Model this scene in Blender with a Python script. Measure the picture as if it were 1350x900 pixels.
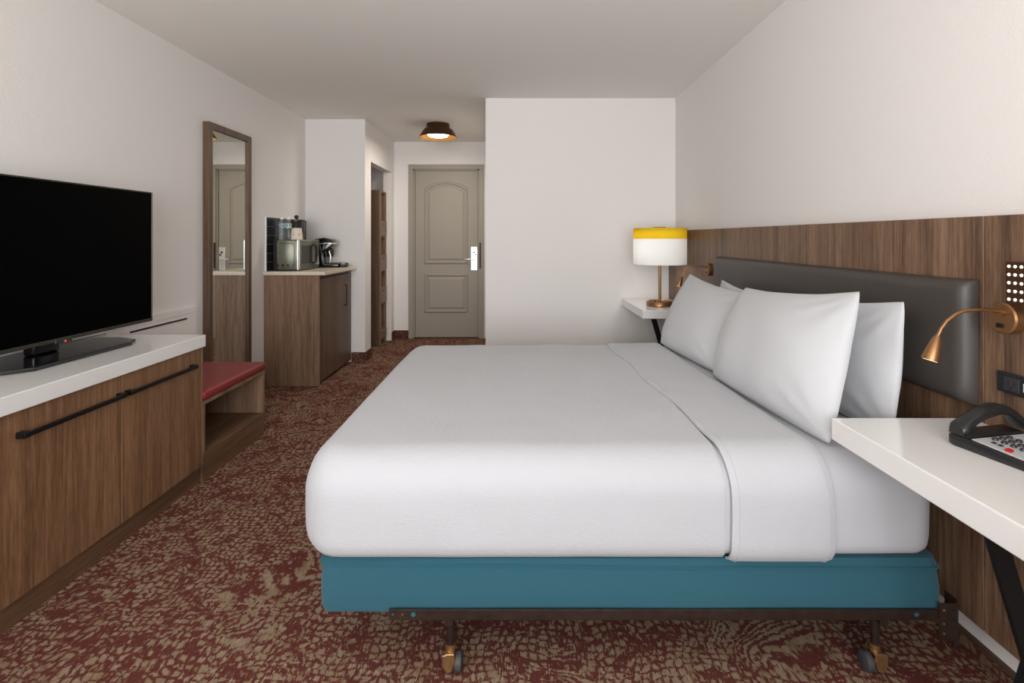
import bpy, bmesh, math, random
from mathutils import Vector, Matrix, noise
for o in list(bpy.data.objects): bpy.data.objects.remove(o)
S = bpy.context.scene
C = S.collection
random.seed(7)
PI = math.pi

# ------------------------------------------------------------------ camera
cd = bpy.data.cameras.new('camera'); cam = bpy.data.objects.new('camera', cd); C.objects.link(cam)
cam.location = (0, 0, 1.245); cam.rotation_euler = (PI/2, 0, 0)
cd.sensor_width = 36; cd.lens = 18.4
cd.shift_x = -0.00444; cd.shift_y = -0.10074; cd.clip_start = 0.02
S.camera = cam
# ------------------------------------------------------------------ world, lights, exposure
w = bpy.data.worlds.new('world'); S.world = w; w.use_nodes = True
w.node_tree.nodes['Background'].inputs[0].default_value = (0.80, 0.88, 1.0, 1)
w.node_tree.nodes['Background'].inputs[1].default_value = 1.0
S.view_settings.view_transform = 'Standard'; S.view_settings.look = 'None'
S.view_settings.exposure = -0.04; S.view_settings.gamma = 1.0; S.view_settings.use_curve_mapping = False

def area(name, loc, rot, sx, sy, power, col):
    l = bpy.data.lights.new(name, 'AREA'); l.shape = 'RECTANGLE'; l.size = sx; l.size_y = sy
    l.energy = power; l.color = col
    o = bpy.data.objects.new(name, l); o.location = loc; o.rotation_euler = rot; C.objects.link(o)
    return o
# daylight entering through the big window behind the camera
wd = area('window_daylight', (-0.35, -2.10, 1.38), (PI/2, 0, 0), 2.9, 1.8, 68, (0.97, 0.985, 1.0))
wd.data.spread = math.radians(125)
# added upward fill light behind the camera, thrown back by the ceiling
area('uplight_fill', (-0.5, -0.6, 1.35), (PI-0.45, 0, 0), 2.2, 1.2, 50, (1.0, 0.975, 0.95))

# ------------------------------------------------------------------ materials
def newmat(name):
    m = bpy.data.materials.new(name); m.use_nodes = True
    nt = m.node_tree; b = nt.nodes['Principled BSDF']
    return m, nt, b
def N(nt, t, **kw):
    n = nt.nodes.new(t)
    for k, v in kw.items(): setattr(n, k, v)
    return n
def lin(r, g, b):
    f = lambda c: (c/255/12.92) if c/255 <= 0.04045 else ((c/255+0.055)/1.055)**2.4
    return (f(r), f(g), f(b), 1)
def coords(nt, scale=(1, 1, 1)):
    tc = N(nt, 'ShaderNodeNewGeometry'); mp = N(nt, 'ShaderNodeMapping')
    mp.inputs['Scale'].default_value = scale
    nt.links.new(tc.outputs['Position'], mp.inputs['Vector'])
    return mp.outputs['Vector']
def noise_n(nt, vec, scale, detail=2, rough=0.5, dist=0):
    n = N(nt, 'ShaderNodeTexNoise'); n.inputs['Scale'].default_value = scale
    n.inputs['Detail'].default_value = detail; n.inputs['Roughness'].default_value = rough
    n.inputs['Distortion'].default_value = dist
    if vec is not None: nt.links.new(vec, n.inputs['Vector'])
    return n.outputs['Fac']
def ramp(nt, fac, stops):
    r = N(nt, 'ShaderNodeValToRGB'); e = r.color_ramp.elements
    while len(e) < len(stops): e.new(0.5)
    for i, (p, c) in enumerate(stops): e[i].position = p; e[i].color = c
    nt.links.new(fac, r.inputs['Fac']); return r.outputs['Color']
def bump(nt, b, h, strength, dist=0.002):
    n = N(nt, 'ShaderNodeBump'); n.inputs['Strength'].default_value = strength
    n.inputs['Distance'].default_value = dist
    nt.links.new(h, n.inputs['Height']); nt.links.new(n.outputs['Normal'], b.inputs['Normal'])
def math_n(nt, op, a, b=None, clamp=False):
    n = N(nt, 'ShaderNodeMath', operation=op); n.use_clamp = clamp
    for i, v in enumerate((a, b)):
        if v is None: continue
        if isinstance(v, (int, float)): n.inputs[i].default_value = v
        else: nt.links.new(v, n.inputs[i])
    return n.outputs[0]
def mixc(nt, fac, a, b, mode='MIX'):
    n = N(nt, 'ShaderNodeMix', data_type='RGBA', blend_type=mode)
    for i, v in ((0, fac), (6, a), (7, b)):
        if isinstance(v, (int, float, tuple)): n.inputs[i].default_value = v
        else: nt.links.new(v, n.inputs[i])
    return n.outputs[2]

def plain(name, col, rough=0.5, metal=0.0, spec=0.5, nscale=0, nstr=0, coat=0, var=0.0, vscale=30):
    m, nt, b = newmat(name)
    b.inputs['Base Color'].default_value = col; b.inputs['Roughness'].default_value = rough
    b.inputs['Metallic'].default_value = metal; b.inputs['Specular IOR Level'].default_value = spec
    b.inputs['Coat Weight'].default_value = coat
    v = coords(nt)
    if var:
        f = noise_n(nt, v, vscale, 3)
        c = ramp(nt, f, [(0.3, tuple(x*(1-var) for x in col[:3])+(1,)), (0.7, tuple(min(1, x*(1+var)) for x in col[:3])+(1,))])
        nt.links.new(c, b.inputs['Base Color'])
    if nscale: bump(nt, b, noise_n(nt, v, nscale, 3), nstr)
    return m
def wood(name, c0, c1, c2, axis='z', rough=0.45):
    m, nt, b = newmat(name)
    sc = {'z': (1, 1, 0.035), 'y': (1, 0.035, 1), 'x': (0.035, 1, 1)}[axis]
    v = coords(nt, sc)
    a = noise_n(nt, v, 14, 3, 0.55)
    f = noise_n(nt, v, 95, 4, 0.7)
    g = noise_n(nt, v, 420, 2, 0.6)
    t = math_n(nt, 'ADD', math_n(nt, 'MULTIPLY', a, 0.32), math_n(nt, 'MULTIPLY', f, 0.42))
    t = math_n(nt, 'ADD', t, math_n(nt, 'MULTIPLY', g, 0.26))
    c = ramp(nt, t, [(0.36, c0), (0.50, c1), (0.66, c2)])
    nt.links.new(c, b.inputs['Base Color']); b.inputs['Roughness'].default_value = rough
    b.inputs['Specular IOR Level'].default_value = 0.35
    bump(nt, b, f, 0.12, 0.001)
    return m
M = {}
M['wall'] = plain('wall_paint', lin(234, 230, 227), 0.9, nscale=150, nstr=0.4, spec=0.2)
M['ceil'] = plain('ceiling_paint', lin(240, 237, 232), 0.95, nscale=120, nstr=0.35, spec=0.1)
M['door'] = plain('door_paint', lin(155, 147, 135), 0.5, nscale=300, nstr=0.03, spec=0.4)
M['walnut'] = wood('walnut_panel', lin(72, 53, 41), lin(116, 89, 69), lin(156, 127, 102))
M['walnut_d'] = wood('walnut_dresser', lin(74, 52, 37), lin(124, 90, 64), lin(166, 130, 98))
M['walnut_h'] = wood('walnut_horizontal', lin(70, 50, 36), lin(104, 77, 56), lin(130, 102, 78), 'y')
M['walnut_k'] = wood('walnut_cabinet', lin(88, 66, 51), lin(126, 99, 78), lin(154, 128, 106))
M['walnut_s'] = wood('walnut_dark', lin(70, 52, 40), lin(96, 74, 58), lin(118, 96, 78))
M['quartz'] = plain('white_quartz', lin(236, 235, 233), 0.16, spec=0.5, coat=0.3)
M['stone'] = plain('cream_counter', lin(214, 203, 184), 0.35, var=0.06, vscale=90)
M['black'] = plain('black_metal', (0.008, 0.0075, 0.0075, 1), 0.4, 0.0, spec=0.22)
M['blackpl'] = plain('black_plastic', (0.014, 0.014, 0.015, 1), 0.28, nscale=900, nstr=0.05)
M['screen'] = plain('tv_screen', (0.0006, 0.0006, 0.0007, 1), 0.3, spec=0.02)
M['gloss'] = plain('gloss_black', (0.006, 0.006, 0.007, 1), 0.12)
M['bronze'] = plain('brushed_copper', lin(152, 112, 76), 0.38, 0.85, nscale=500, nstr=0.05)
M['bronzed'] = plain('dark_bronze', lin(88, 60, 38), 0.4, 0.75)
M['brass_in'] = plain('gold_inner', lin(196, 142, 72), 0.45, 0.6)
M['frame_m'] = plain('brown_steel', lin(62, 48, 42), 0.45, 0.6, nscale=60, nstr=0.2, var=0.25)
M['brass'] = plain('worn_brass', lin(176, 140, 98), 0.35, 0.85, var=0.15, vscale=80)
M['rubber'] = plain('caster_rubber', lin(62, 60, 60), 0.6)
M['chrome'] = plain('chrome', (0.75, 0.75, 0.76, 1), 0.16, 1.0)
M['nickel'] = plain('satin_nickel', (0.85, 0.85, 0.84, 1), 0.22, 0.55)
M['red'] = plain('red_vinyl', lin(134, 42, 42), 0.45, nscale=240, nstr=0.15)
M['cord'] = plain('white_plastic', (0.85, 0.85, 0.84, 1), 0.4)
M['steel'] = plain('olive_steel', lin(124, 124, 110), 0.3, 0.6)
M['steeldark'] = plain('dark_steel', lin(70, 68, 62), 0.3, 0.7)
M['tile'] = plain('charcoal_tile', lin(46, 49, 54), 0.2, var=0.15, vscale=14)
M['grout'] = plain('pale_grout', lin(176, 174, 170), 0.85)
M['paper'] = plain('paper_cup', lin(226, 214, 196), 0.7, var=0.08, vscale=60)
M['leather'] = plain('charcoal_vinyl', lin(66, 61, 57), 0.42, nscale=450, nstr=0.18, spec=0.45)
M['grey'] = plain('phone_faceplate', lin(190, 190, 190), 0.45)
M['key'] = plain('phone_key', (0.03, 0.03, 0.035, 1), 0.4)
M['redkey'] = plain('red_key', lin(176, 22, 28), 0.35)
M['mirror'] = plain('mirror_silver', (0.80, 0.81, 0.78, 1), 0.01, 1.0)
M['edge'] = plain('edge_banding', lin(168, 136, 106), 0.5)
M['dark'] = plain('dark_gap', (0.01, 0.009, 0.008, 1), 0.8)
M['label'] = None

def fabric(name, col, wscale=520, wstr=0.25, rstr=0.5, fold=0.0, rough=0.9):
    m, nt, b = newmat(name)
    b.inputs['Base Color'].default_value = col; b.inputs['Roughness'].default_value = rough
    b.inputs['Specular IOR Level'].default_value = 0.15
    b.inputs['Sheen Weight'].default_value = 0.15
    v = coords(nt, (1, 0.45, 1))
    a = noise_n(nt, v, wscale, 2, 0.6)
    r = noise_n(nt, coords(nt, (1, 0.25, 2.2)), 60, 4, 0.7)
    h = math_n(nt, 'ADD', math_n(nt, 'MULTIPLY', a, wstr), math_n(nt, 'MULTIPLY', r, rstr))
    if fold:
        q = noise_n(nt, coords(nt, (0.5, 1, 0.6)), 6, 2, 0.5, 0.6)
        h = math_n(nt, 'ADD', h, math_n(nt, 'MULTIPLY', q, fold))
    bump(nt, b, h, 0.6, 0.004)
    return m
M['blanket'] = fabric('textured_white_coverlet', lin(184, 185, 189), 330, 0.4, 0.55)
M['sheet'] = fabric('smooth_white_sheet', lin(185, 186, 190), 900, 0.05, 0.05, 1.2)
M['pillow'] = fabric('white_pillowcase', lin(196, 197, 200), 900, 0.05, 0.06, 1.6)
M['teal'] = fabric('teal_box_cover', lin(46, 90, 104), 800, 0.12, 0.08, 1.5)

def carpet_mat(name, dark=0.0):
    m, nt, b = newmat(name)
    pos = coords(nt)
    sn = N(nt, 'ShaderNodeVectorMath', operation='SNAP'); nt.links.new(pos, sn.inputs[0]); sn.inputs[1].default_value = (0.003, 0.003, 0.003)
    raw = pos; pos = sn.outputs[0]
    def warp(src, scale, amt, det=2):
        n = N(nt, 'ShaderNodeTexNoise'); n.inputs['Scale'].default_value = scale; n.inputs['Detail'].default_value = det
        nt.links.new(src, n.inputs['Vector'])
        s = N(nt, 'ShaderNodeVectorMath', operation='SUBTRACT'); nt.links.new(n.outputs['Color'], s.inputs[0]); s.inputs[1].default_value = (0.5, 0.5, 0.5)
        k = N(nt, 'ShaderNodeVectorMath', operation='MULTIPLY'); nt.links.new(s.outputs[0], k.inputs[0]); k.inputs[1].default_value = (amt, amt, amt)
        a = N(nt, 'ShaderNodeVectorMath', operation='ADD'); nt.links.new(src, a.inputs[0]); nt.links.new(k.outputs[0], a.inputs[1])
        return a.outputs[0]
    wv = warp(warp(pos, 3.0, 0.15, 2), 45, 0.022, 3)
    # thread-wise jaggedness: ribs run along the room
    tn = noise_n(nt, coords(nt, (1, 0.11, 1)), 260, 2, 0.6)
    th = math_n(nt, 'MULTIPLY', math_n(nt, 'SUBTRACT', tn, 0.5), 1.7)
    ve = N(nt, 'ShaderNodeTexVoronoi', feature='DISTANCE_TO_EDGE'); ve.inputs['Scale'].default_value = 38; ve.inputs['Randomness'].default_value = 0.45
    nt.links.new(wv, ve.inputs['Vector'])
    vf = N(nt, 'ShaderNodeTexVoronoi', feature='F1'); vf.inputs['Scale'].default_value = 38; vf.inputs['Randomness'].default_value = 0.45
    nt.links.new(wv, vf.inputs['Vector'])
    big = noise_n(nt, wv, 2.2, 2, 0.5, 1.5)
    med = noise_n(nt, wv, 15, 4, 0.65, 2.5)
    # cells: tan inside, red outlines
    cell = math_n(nt, 'MULTIPLY', math_n(nt, 'SUBTRACT', ve.outputs['Distance'], 0.17), 2.5)
    med2 = math_n(nt, 'MULTIPLY', math_n(nt, 'SUBTRACT', med, 0.48), 2.1)
    flow = noise_n(nt, wv, 2.6, 1, 0.4, 0.6)
    wave = math_n(nt, 'MULTIPLY', math_n(nt, 'SINE', math_n(nt, 'MULTIPLY', flow, 190.0)), 0.42)
    zone = math_n(nt, 'MULTIPLY', math_n(nt, 'SUBTRACT', noise_n(nt, pos, 1.9, 2), 0.53), 9.0, True)
    cell = math_n(nt, 'ADD', math_n(nt, 'MULTIPLY', cell, math_n(nt, 'SUBTRACT', 1.0, math_n(nt, 'MULTIPLY', zone, 0.45))), math_n(nt, 'MULTIPLY', wave, zone))
    bg = math_n(nt, 'MULTIPLY', math_n(nt, 'SUBTRACT', big, 0.5), 0.45)
    v = math_n(nt, 'ADD', math_n(nt, 'ADD', cell, med2), math_n(nt, 'ADD', bg, th))
    fac = math_n(nt, 'MULTIPLY', math_n(nt, 'ADD', v, 0.065), 5.5, True)
    rib = noise_n(nt, coords(nt, (1, 0.08, 1)), 520, 1, 0.5)
    red = ramp(nt, rib, [(0.3, lin(80, 42, 38)), (0.7, lin(112, 62, 56))])
    tan = ramp(nt, rib, [(0.3, lin(118, 100, 82)), (0.7, lin(170, 150, 126))])
    tv = noise_n(nt, wv, 16, 2)
    tan2 = mixc(nt, math_n(nt, 'MULTIPLY', math_n(nt, 'SUBTRACT', tv, 0.45), 4.0, True), tan, lin(132, 110, 84))
    c = mixc(nt, fac, red, tan2)
    if dark: c = mixc(nt, dark, c, lin(70, 42, 32))
    nt.links.new(c, b.inputs['Base Color'])
    b.inputs['Roughness'].default_value = 0.98; b.inputs['Specular IOR Level'].default_value = 0.05
    bump(nt, b, math_n(nt, 'ADD', rib, math_n(nt, 'MULTIPLY', noise_n(nt, pos, 500, 2), 0.6)), 0.5, 0.003)
    return m
M['carpet'] = carpet_mat('patterned_carpet')
M['carpetb'] = carpet_mat('carpet_base', 0.5)

def emit(name, col, st):
    m, nt, b = newmat(name); b.inputs['Base Color'].default_value = col
    b.inputs['Emission Color'].default_value = col; b.inputs['Emission Strength'].default_value = st
    return m
M['led'] = emit('led_white', (1, 0.97, 0.93, 1), 1.3)
M['diff'] = emit('lamp_diffuser', (1, 0.92, 0.82, 1), 9)
M['lens'] = emit('reading_lens', (1, 0.74, 0.4, 1), 1.0)
M['redled'] = emit('red_led', (1, 0.08, 0.05, 1), 0.6)
M['bulb'] = emit('bulb_glass', (1, 0.9, 0.75, 1), 6)
def shade_mat(name, col, e):
    m, nt, b = newmat(name)
    out = nt.nodes['Material Output']
    d = N(nt, 'ShaderNodeBsdfDiffuse'); t = N(nt, 'ShaderNodeBsdfTranslucent'); mx = N(nt, 'ShaderNodeMixShader')
    f = noise_n(nt, coords(nt, (1, 1, 0.2)), 300, 1)
    cc = ramp(nt, f, [(0.2, tuple(x*0.95 for x in col[:3])+(1,)), (0.8, col)])
    nt.links.new(cc, d.inputs[0]); nt.links.new(cc, t.inputs[0]); mx.inputs[0].default_value = 0.5
    nt.links.new(d.outputs[0], mx.inputs[1]); nt.links.new(t.outputs[0], mx.inputs[2])
    nt.links.new(mx.outputs[0], out.inputs[0])
    return m
M['shade'] = shade_mat('white_shade', (0.93, 0.93, 0.92, 1), 0)
M['shadey'] = shade_mat('yellow_shade', lin(248, 222, 66), 0)
def glass(name, col):
    m, nt, b = newmat(name)
    b.inputs['Base Color'].default_value = col; b.inputs['Roughness'].default_value = 0.05
    b.inputs['Transmission Weight'].default_value = 0.9; b.inputs['IOR'].default_value = 1.25
    return m
M['pet'] = glass('clear_bottle', (0.92, 0.96, 1, 1))
def label_mat():
    m, nt, b = newmat('bottle_label')
    f = noise_n(nt, coords(nt), 95, 2, 0.5)
    c = ramp(nt, f, [(0.38, lin(30, 80, 170)), (0.48, lin(70, 130, 200)), (0.55, lin(225, 228, 90)), (0.62, lin(240, 240, 240)), (0.7, lin(70, 150, 80))])
    nt.links.new(c, b.inputs['Base Color']); b.inputs['Roughness'].default_value = 0.4
    return m
M['label'] = label_mat()

# ------------------------------------------------------------------ helpers
ORG = {}
class MB:
    def __init__(s): s.bm = bmesh.new(); s.smooth = False
    def _add(s, tmp):
        me = bpy.data.meshes.new('t'); tmp.to_mesh(me); tmp.free(); s.bm.from_mesh(me); bpy.data.meshes.remove(me); return s
    def box(s, x0, x1, y0, y1, z0, z1, bev=0.0, seg=2, rot=None):
        t = bmesh.new(); bmesh.ops.create_cube(t, size=1)
        c = Vector(((x0+x1)/2, (y0+y1)/2, (z0+z1)/2))
        for v in t.verts: v.co = Vector((v.co.x*(x1-x0), v.co.y*(y1-y0), v.co.z*(z1-z0)))
        if bev: bmesh.ops.bevel(t, geom=t.edges[:], offset=bev, segments=seg, affect='EDGES', profile=0.5)
        if rot is not None:
            for v in t.verts: v.co = rot @ v.co
        for v in t.verts: v.co += c
        return s._add(t)
    def ring_strip(s, rings, closed=True, cap=True):
        bm = s.bm; R = [[bm.verts.new(p) for p in r] for r in rings]
        n = len(R[0])
        for a, b in zip(R[:-1], R[1:]):
            for i in range(n if closed else n-1):
                j = (i+1) % n
                try: bm.faces.new((a[i], a[j], b[j], b[i]))
                except ValueError: pass
        if cap and closed:
            for r in (R[0][::-1], R[-1]):
                try: bm.faces.new(r)
                except ValueError: pass
        return s
    def lathe(s, prof, c, n=32, sx=1, sy=1, cap=True, axis='z'):
        rings = []
        for r, h in prof:
            ring = []
            for i in range(n):
                a = 2*PI*i/n
                p = Vector((r*math.cos(a)*sx, r*math.sin(a)*sy, h))
                if axis == 'x': p = Vector((p.z, p.x, p.y))
                if axis == 'y': p = Vector((p.y, p.z, p.x))
                ring.append(p+Vector(c))
            rings.append(ring)
        return s.ring_strip(rings, True, cap)
    def tube(s, pts, r, n=12, cap=True):
        pts = [Vector(p) for p in pts]; rs = r if isinstance(r, (list, tuple)) else [r]*len(pts)
        rings = []; up = None
        for i, p in enumerate(pts):
            d = (pts[min(i+1, len(pts)-1)]-pts[max(i-1, 0)]).normalized()
            if up is None:
                up = Vector((0, 0, 1)) if abs(d.z) < 0.9 else Vector((0, 1, 0))
            u = (up-d*up.dot(d)).normalized(); v = d.cross(u); up = u
            rings.append([p+u*math.cos(2*PI*k/n)*rs[i]+v*math.sin(2*PI*k/n)*rs[i] for k in range(n)])
        return s.ring_strip(rings, True, cap)
    def bar(s, p0, p1, wx, wy, bev=0.0):
        p0 = Vector(p0); p1 = Vector(p1); d = (p1-p0); L = d.length; d.normalize()
        y = Vector((0, 1, 0)) if abs(d.y) < 0.9 else Vector((1, 0, 0))
        x = y.cross(d).normalized(); y = d.cross(x)
        m = Matrix((x, y, d)).transposed()
        c = (p0+p1)/2
        return s.box(c.x-wx/2, c.x+wx/2, c.y-wy/2, c.y+wy/2, c.z-L/2, c.z+L/2, bev, 1, m)
    def prism(s, pts, a, b, axis='y', bev=0.0):
        t = bmesh.new()
        def P(u, v, w):
            return {'y': (u, w, v), 'x': (w, u, v), 'z': (u, v, w)}[axis]
        lo = [t.verts.new(P(u, v, a)) for u, v in pts]; hi = [t.verts.new(P(u, v, b)) for u, v in pts]
        t.faces.new(lo); t.faces.new(hi[::-1])
        n = len(pts)
        for i in range(n): t.faces.new((lo[i], hi[i], hi[(i+1) % n], lo[(i+1) % n]))
        bmesh.ops.recalc_face_normals(t, faces=t.faces[:])
        if bev: bmesh.ops.bevel(t, geom=t.edges[:], offset=bev, segments=2, affect='EDGES', profile=0.5)
        return s._add(t)
    def grid(s, f, nu, nv):
        bm = s.bm; G = [[bm.verts.new(f(i/nu, j/nv)) for j in range(nv+1)] for i in range(nu+1)]
        for i in range(nu):
            for j in range(nv): bm.faces.new((G[i][j], G[i+1][j], G[i+1][j+1], G[i][j+1]))
        return s
    def obj(s, name, m, parent=None, smooth=False, recalc=True, label=None, weld=0, sub=0):
        bm = s.bm
        if weld: bmesh.ops.remove_doubles(bm, verts=bm.verts[:], dist=weld)
        if recalc: bmesh.ops.recalc_face_normals(bm, faces=bm.faces[:])
        xs = [v.co.x for v in bm.verts]; ys = [v.co.y for v in bm.verts]; zs = [v.co.z for v in bm.verts]
        c = Vector(((min(xs)+max(xs))/2, (min(ys)+max(ys))/2, min(zs)))
        for v in bm.verts: v.co -= c
        me = bpy.data.meshes.new(name)
        if smooth:
            for f in bm.faces: f.smooth = True
        bm.to_mesh(me); bm.free()
        if smooth:
            try: me.set_sharp_from_angle(angle=math.radians(42))
            except Exception: pass
        me.materials.append(m if not isinstance(m, str) else M[m])
        o = bpy.data.objects.new(name, me); C.objects.link(o)
        ORG[o.name] = c.copy()
        if parent is not None:
            o.parent = parent; o.location = c-ORG[parent.name]
        else: o.location = c
        if sub:
            md = o.modifiers.new('s', 'SUBSURF'); md.levels = sub; md.render_levels = sub
        if label: o['label'] = label
        return o
def thing(name, label, cat, loc, group=None):
    o = bpy.data.objects.new(name, None); C.objects.link(o); o.location = loc; o.empty_display_size = 0.05
    o['label'] = label; o['category'] = cat; ORG[o.name] = Vector(loc)
    if group: o['group'] = group
    return o
def tag(o, label, cat, group=None):
    o['label'] = label; o['category'] = cat
    if group: o['group'] = group
    return o
def struct(o): o['kind'] = 'structure'; return o
def B(*a, **k): return MB().box(*a, **k)
def copytree(o, loc):
    c = o.copy(); C.objects.link(c); c.location = loc; ORG[c.name] = Vector(loc)
    for ch in [x for x in C.objects if x.parent == o]:
        d = ch.copy(); C.objects.link(d); d.parent = c
        for g in [x for x in C.objects if x.parent == ch]:
            e = g.copy(); C.objects.link(e); e.parent = d
    return c

# ------------------------------------------------------------------ setting
XL, XR, H = -2.13, 1.36, 2.445
YP, YC, YD, YB = 4.48, 5.27, 6.52, -2.15
XC, XH = -1.525, -0.266
struct(B(-2.25, 1.50, YB-0.1, YD+0.12, -0.06, 0).obj('floor', 'carpet'))
struct(B(-2.25, 1.50, YB-0.1, YD+0.12, H, H+0.06).obj('ceiling', 'ceil'))
struct(B(XL-0.1, XL, YB, YD+0.1, 0, H).obj('wall_left', 'wall'))
struct(B(XR, XR+0.1, YB, YP, 0, H).obj('wall_right', 'wall'))
struct(B(XH, XR+0.1, YP, YD, 0, H, bev=0.003).obj('wall_back', 'wall'))
struct(B(XL, XC, YC, YC+0.11, 0, H, bev=0.003).obj('wall_kitchenette', 'wall'))
mb = MB().box(XC-0.1, XC, YC+0.11, 5.48, 0, H).box(XC-0.1, XC, 5.48, 6.38, 2.047, H).box(XC-0.1, XC, 6.38, YD, 0, H).box(XL, XC-0.1, YD+0.0, YD+0.1, 0, H)
struct(mb.obj('wall_closet', 'wall'))
# entry wall with the door opening
mb = MB().box(XC, -1.285, YD, YD+0.1, 0, H).box(-0.463, XH, YD, YD+0.1, 0, H).box(-1.285, -0.463, YD, YD+0.1, 2.105, H)
struct(mb.obj('wall_entry', 'wall'))
# window wall behind the camera
wx0, wx1, wz0, wz1 = -1.85, 1.10, 0.45, 2.32
mb = MB().box(XL, wx0, YB-0.1, YB, 0, H).box(wx1, XR, YB-0.1, YB, 0, H).box(wx0, wx1, YB-0.1, YB, 0, wz0).box(wx0, wx1, YB-0.1, YB, wz1, H)
struct(mb.obj('wall_window', 'wall'))
mb = MB()
for x in (wx0+0.02, (wx0+wx1)/2, wx1-0.02): mb.box(x-0.02, x+0.02, YB-0.08, YB-0.03, wz0, wz1)
mb.box(wx0, wx1, YB-0.08, YB-0.03, wz0, wz0+0.04).box(wx0, wx1, YB-0.08, YB-0.03, wz1-0.04, wz1)
struct(mb.obj('window_1', 'cord'))
# carpeted cove base
struct(B(-1.66, XC+0.008, YC-0.012, YC, 0, 0.10, bev=0.003).obj('baseboard_kitchenette', 'carpetb'))
struct(B(XC, XC+0.012, YC-0.012, 5.48, 0, 0.10, bev=0.003).obj('baseboard_closet', 'carpetb'))
struct(B(XC, -1.345, YD-0.012, YD, 0, 0.10, bev=0.003).obj('baseboard_entry', 'carpetb'))
struct(B(XC, XC+0.012, 6.38, YD-0.012, 0, 0.10, bev=0.003).obj('baseboard_hall', 'carpetb'))
struct(B(XH, 1.30, YP-0.012, YP, 0, 0.10, bev=0.003).obj('baseboard_back', 'carpetb'))
struct(B(XL, XL+0.012, 3.36, 4.40, 0, 0.10, bev=0.003).obj('baseboard_left', 'carpetb'))
struct(B(1.350, 1.36, 0.0, 4.46, 0, 0.050).obj('baseboard_right', 'carpetb'))
struct(B(1.346, 1.36, 0.0, 4.46, 0.050, 0.064, bev=0.002).obj('trim_1', plain('brown_trim', lin(84, 62, 48), 0.6)))

# entry door
cas = MB().box(-1.342, -1.285, YD-0.022, YD, 0, 2.105, bev=0.003).box(-0.463, -0.406, YD-0.022, YD, 0, 2.105, bev=0.003).box(-1.342, -0.406, YD-0.022, YD, 2.105, 2.162, bev=0.003)
cas.box(-1.289, -1.268, YD, YD+0.09, 0, 2.105).box(-0.480, -0.463, YD, YD+0.09, 0, 2.105).box(-1.289, -0.463, YD, YD+0.09, 2.09, 2.105)
struct(cas.obj('trim_2', 'door'))
d1 = B(-1.264, -0.484, YD+0.012, YD+0.055, 0.012, 2.086, bev=0.002).obj('door_1', 'door'); struct(d1)
yf = YD+0.012
def ringpts(x0, x1, z0, z1, arch, off=0):
    pts = [(x0+off, z0+off), (x1-off, z0+off)]
    if arch:
        zs = z1-arch
        for k in range(13):
            a = k/12; x = x1-off+(x0-x1+2*off)*a
            pts.append((x, zs+(arch)*math.sin(PI*a)**0.75-off))
    else: pts += [(x1-off, z1-off), (x0+off, z1-off)]
    return pts
for (x0, x1, z0, z1, ar) in ((-1.150, -0.605, 0.925, 1.955, 0.085), (-1.150, -0.605, 0.318, 0.805, 0)):
    mb = MB()
    for off, y in ((0, 0),):
        rings = []
        for o_, yy in ((0, 0.0), (0.010, -0.012), (0.024, -0.012), (0.034, 0.0)):
            rings.append([(x, yf+yy, z) for x, z in ringpts(x0, x1, z0, z1, ar, o_)])
        mb.ring_strip(rings, True, False)
    mb.obj('panel_moulding', 'door', d1)
    mb = MB(); rings = []
    for o_, yy in ((0.048, 0.0), (0.066, -0.009)):
        rings.append([(x, yf+yy, z) for x, z in ringpts(x0, x1, z0, z1, ar, o_)])
    mb.ring_strip(rings, True, True)
    mb.obj('raised_panel', 'door', d1)
hd = B(-0.570, -0.488, yf-0.012, yf, 0.845, 1.135, bev=0.004).obj('lock_plate', 'nickel', d1)
MB().tube([(-0.528, yf-0.012, 0.985), (-0.528, yf-0.055, 0.985)], 0.013).tube([(-0.522, yf-0.055, 0.985), (-0.560, yf-0.057, 0.987), (-0.632, yf-0.052, 0.983)], [0.011, 0.011, 0.008]).obj('lever', 'nickel', hd, smooth=True)
MB().lathe([(0.012, 0), (0.012, -0.006)], (-0.528, yf-0.012, 1.07), 16, axis='y').obj('keyhole', 'black', hd)
B(-0.520, -0.498, yf-0.016, yf-0.012, 1.03, 1.05).obj('card_reader_light', 'black', hd)
MB().box(-0.462, -0.440, YD-0.03, YD-0.022, 0.87, 1.19, bev=0.002).obj('strike_plate', 'frame_m', bpy.data.objects['trim_2'])
B(-1.285, -0.463, YD-0.02, YD+0.08, 0, 0.010, bev=0.002).obj('threshold', 'bronzed', bpy.data.objects['trim_2'])

# wood wall panelling behind the bed
wp = thing('wall_paneling', 'walnut vertical-grain wood paneling along the wall behind the bed', 'wall panel', (1.33, 2.3, 0.150))
for a, b in ((0.22, 1.456), (1.459, 3.39), (3.393, 4.478)):
    B(1.302, 1.358, a, b, 0.150, 1.307, bev=0.0012, seg=1).obj('panel', 'walnut', wp)

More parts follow.
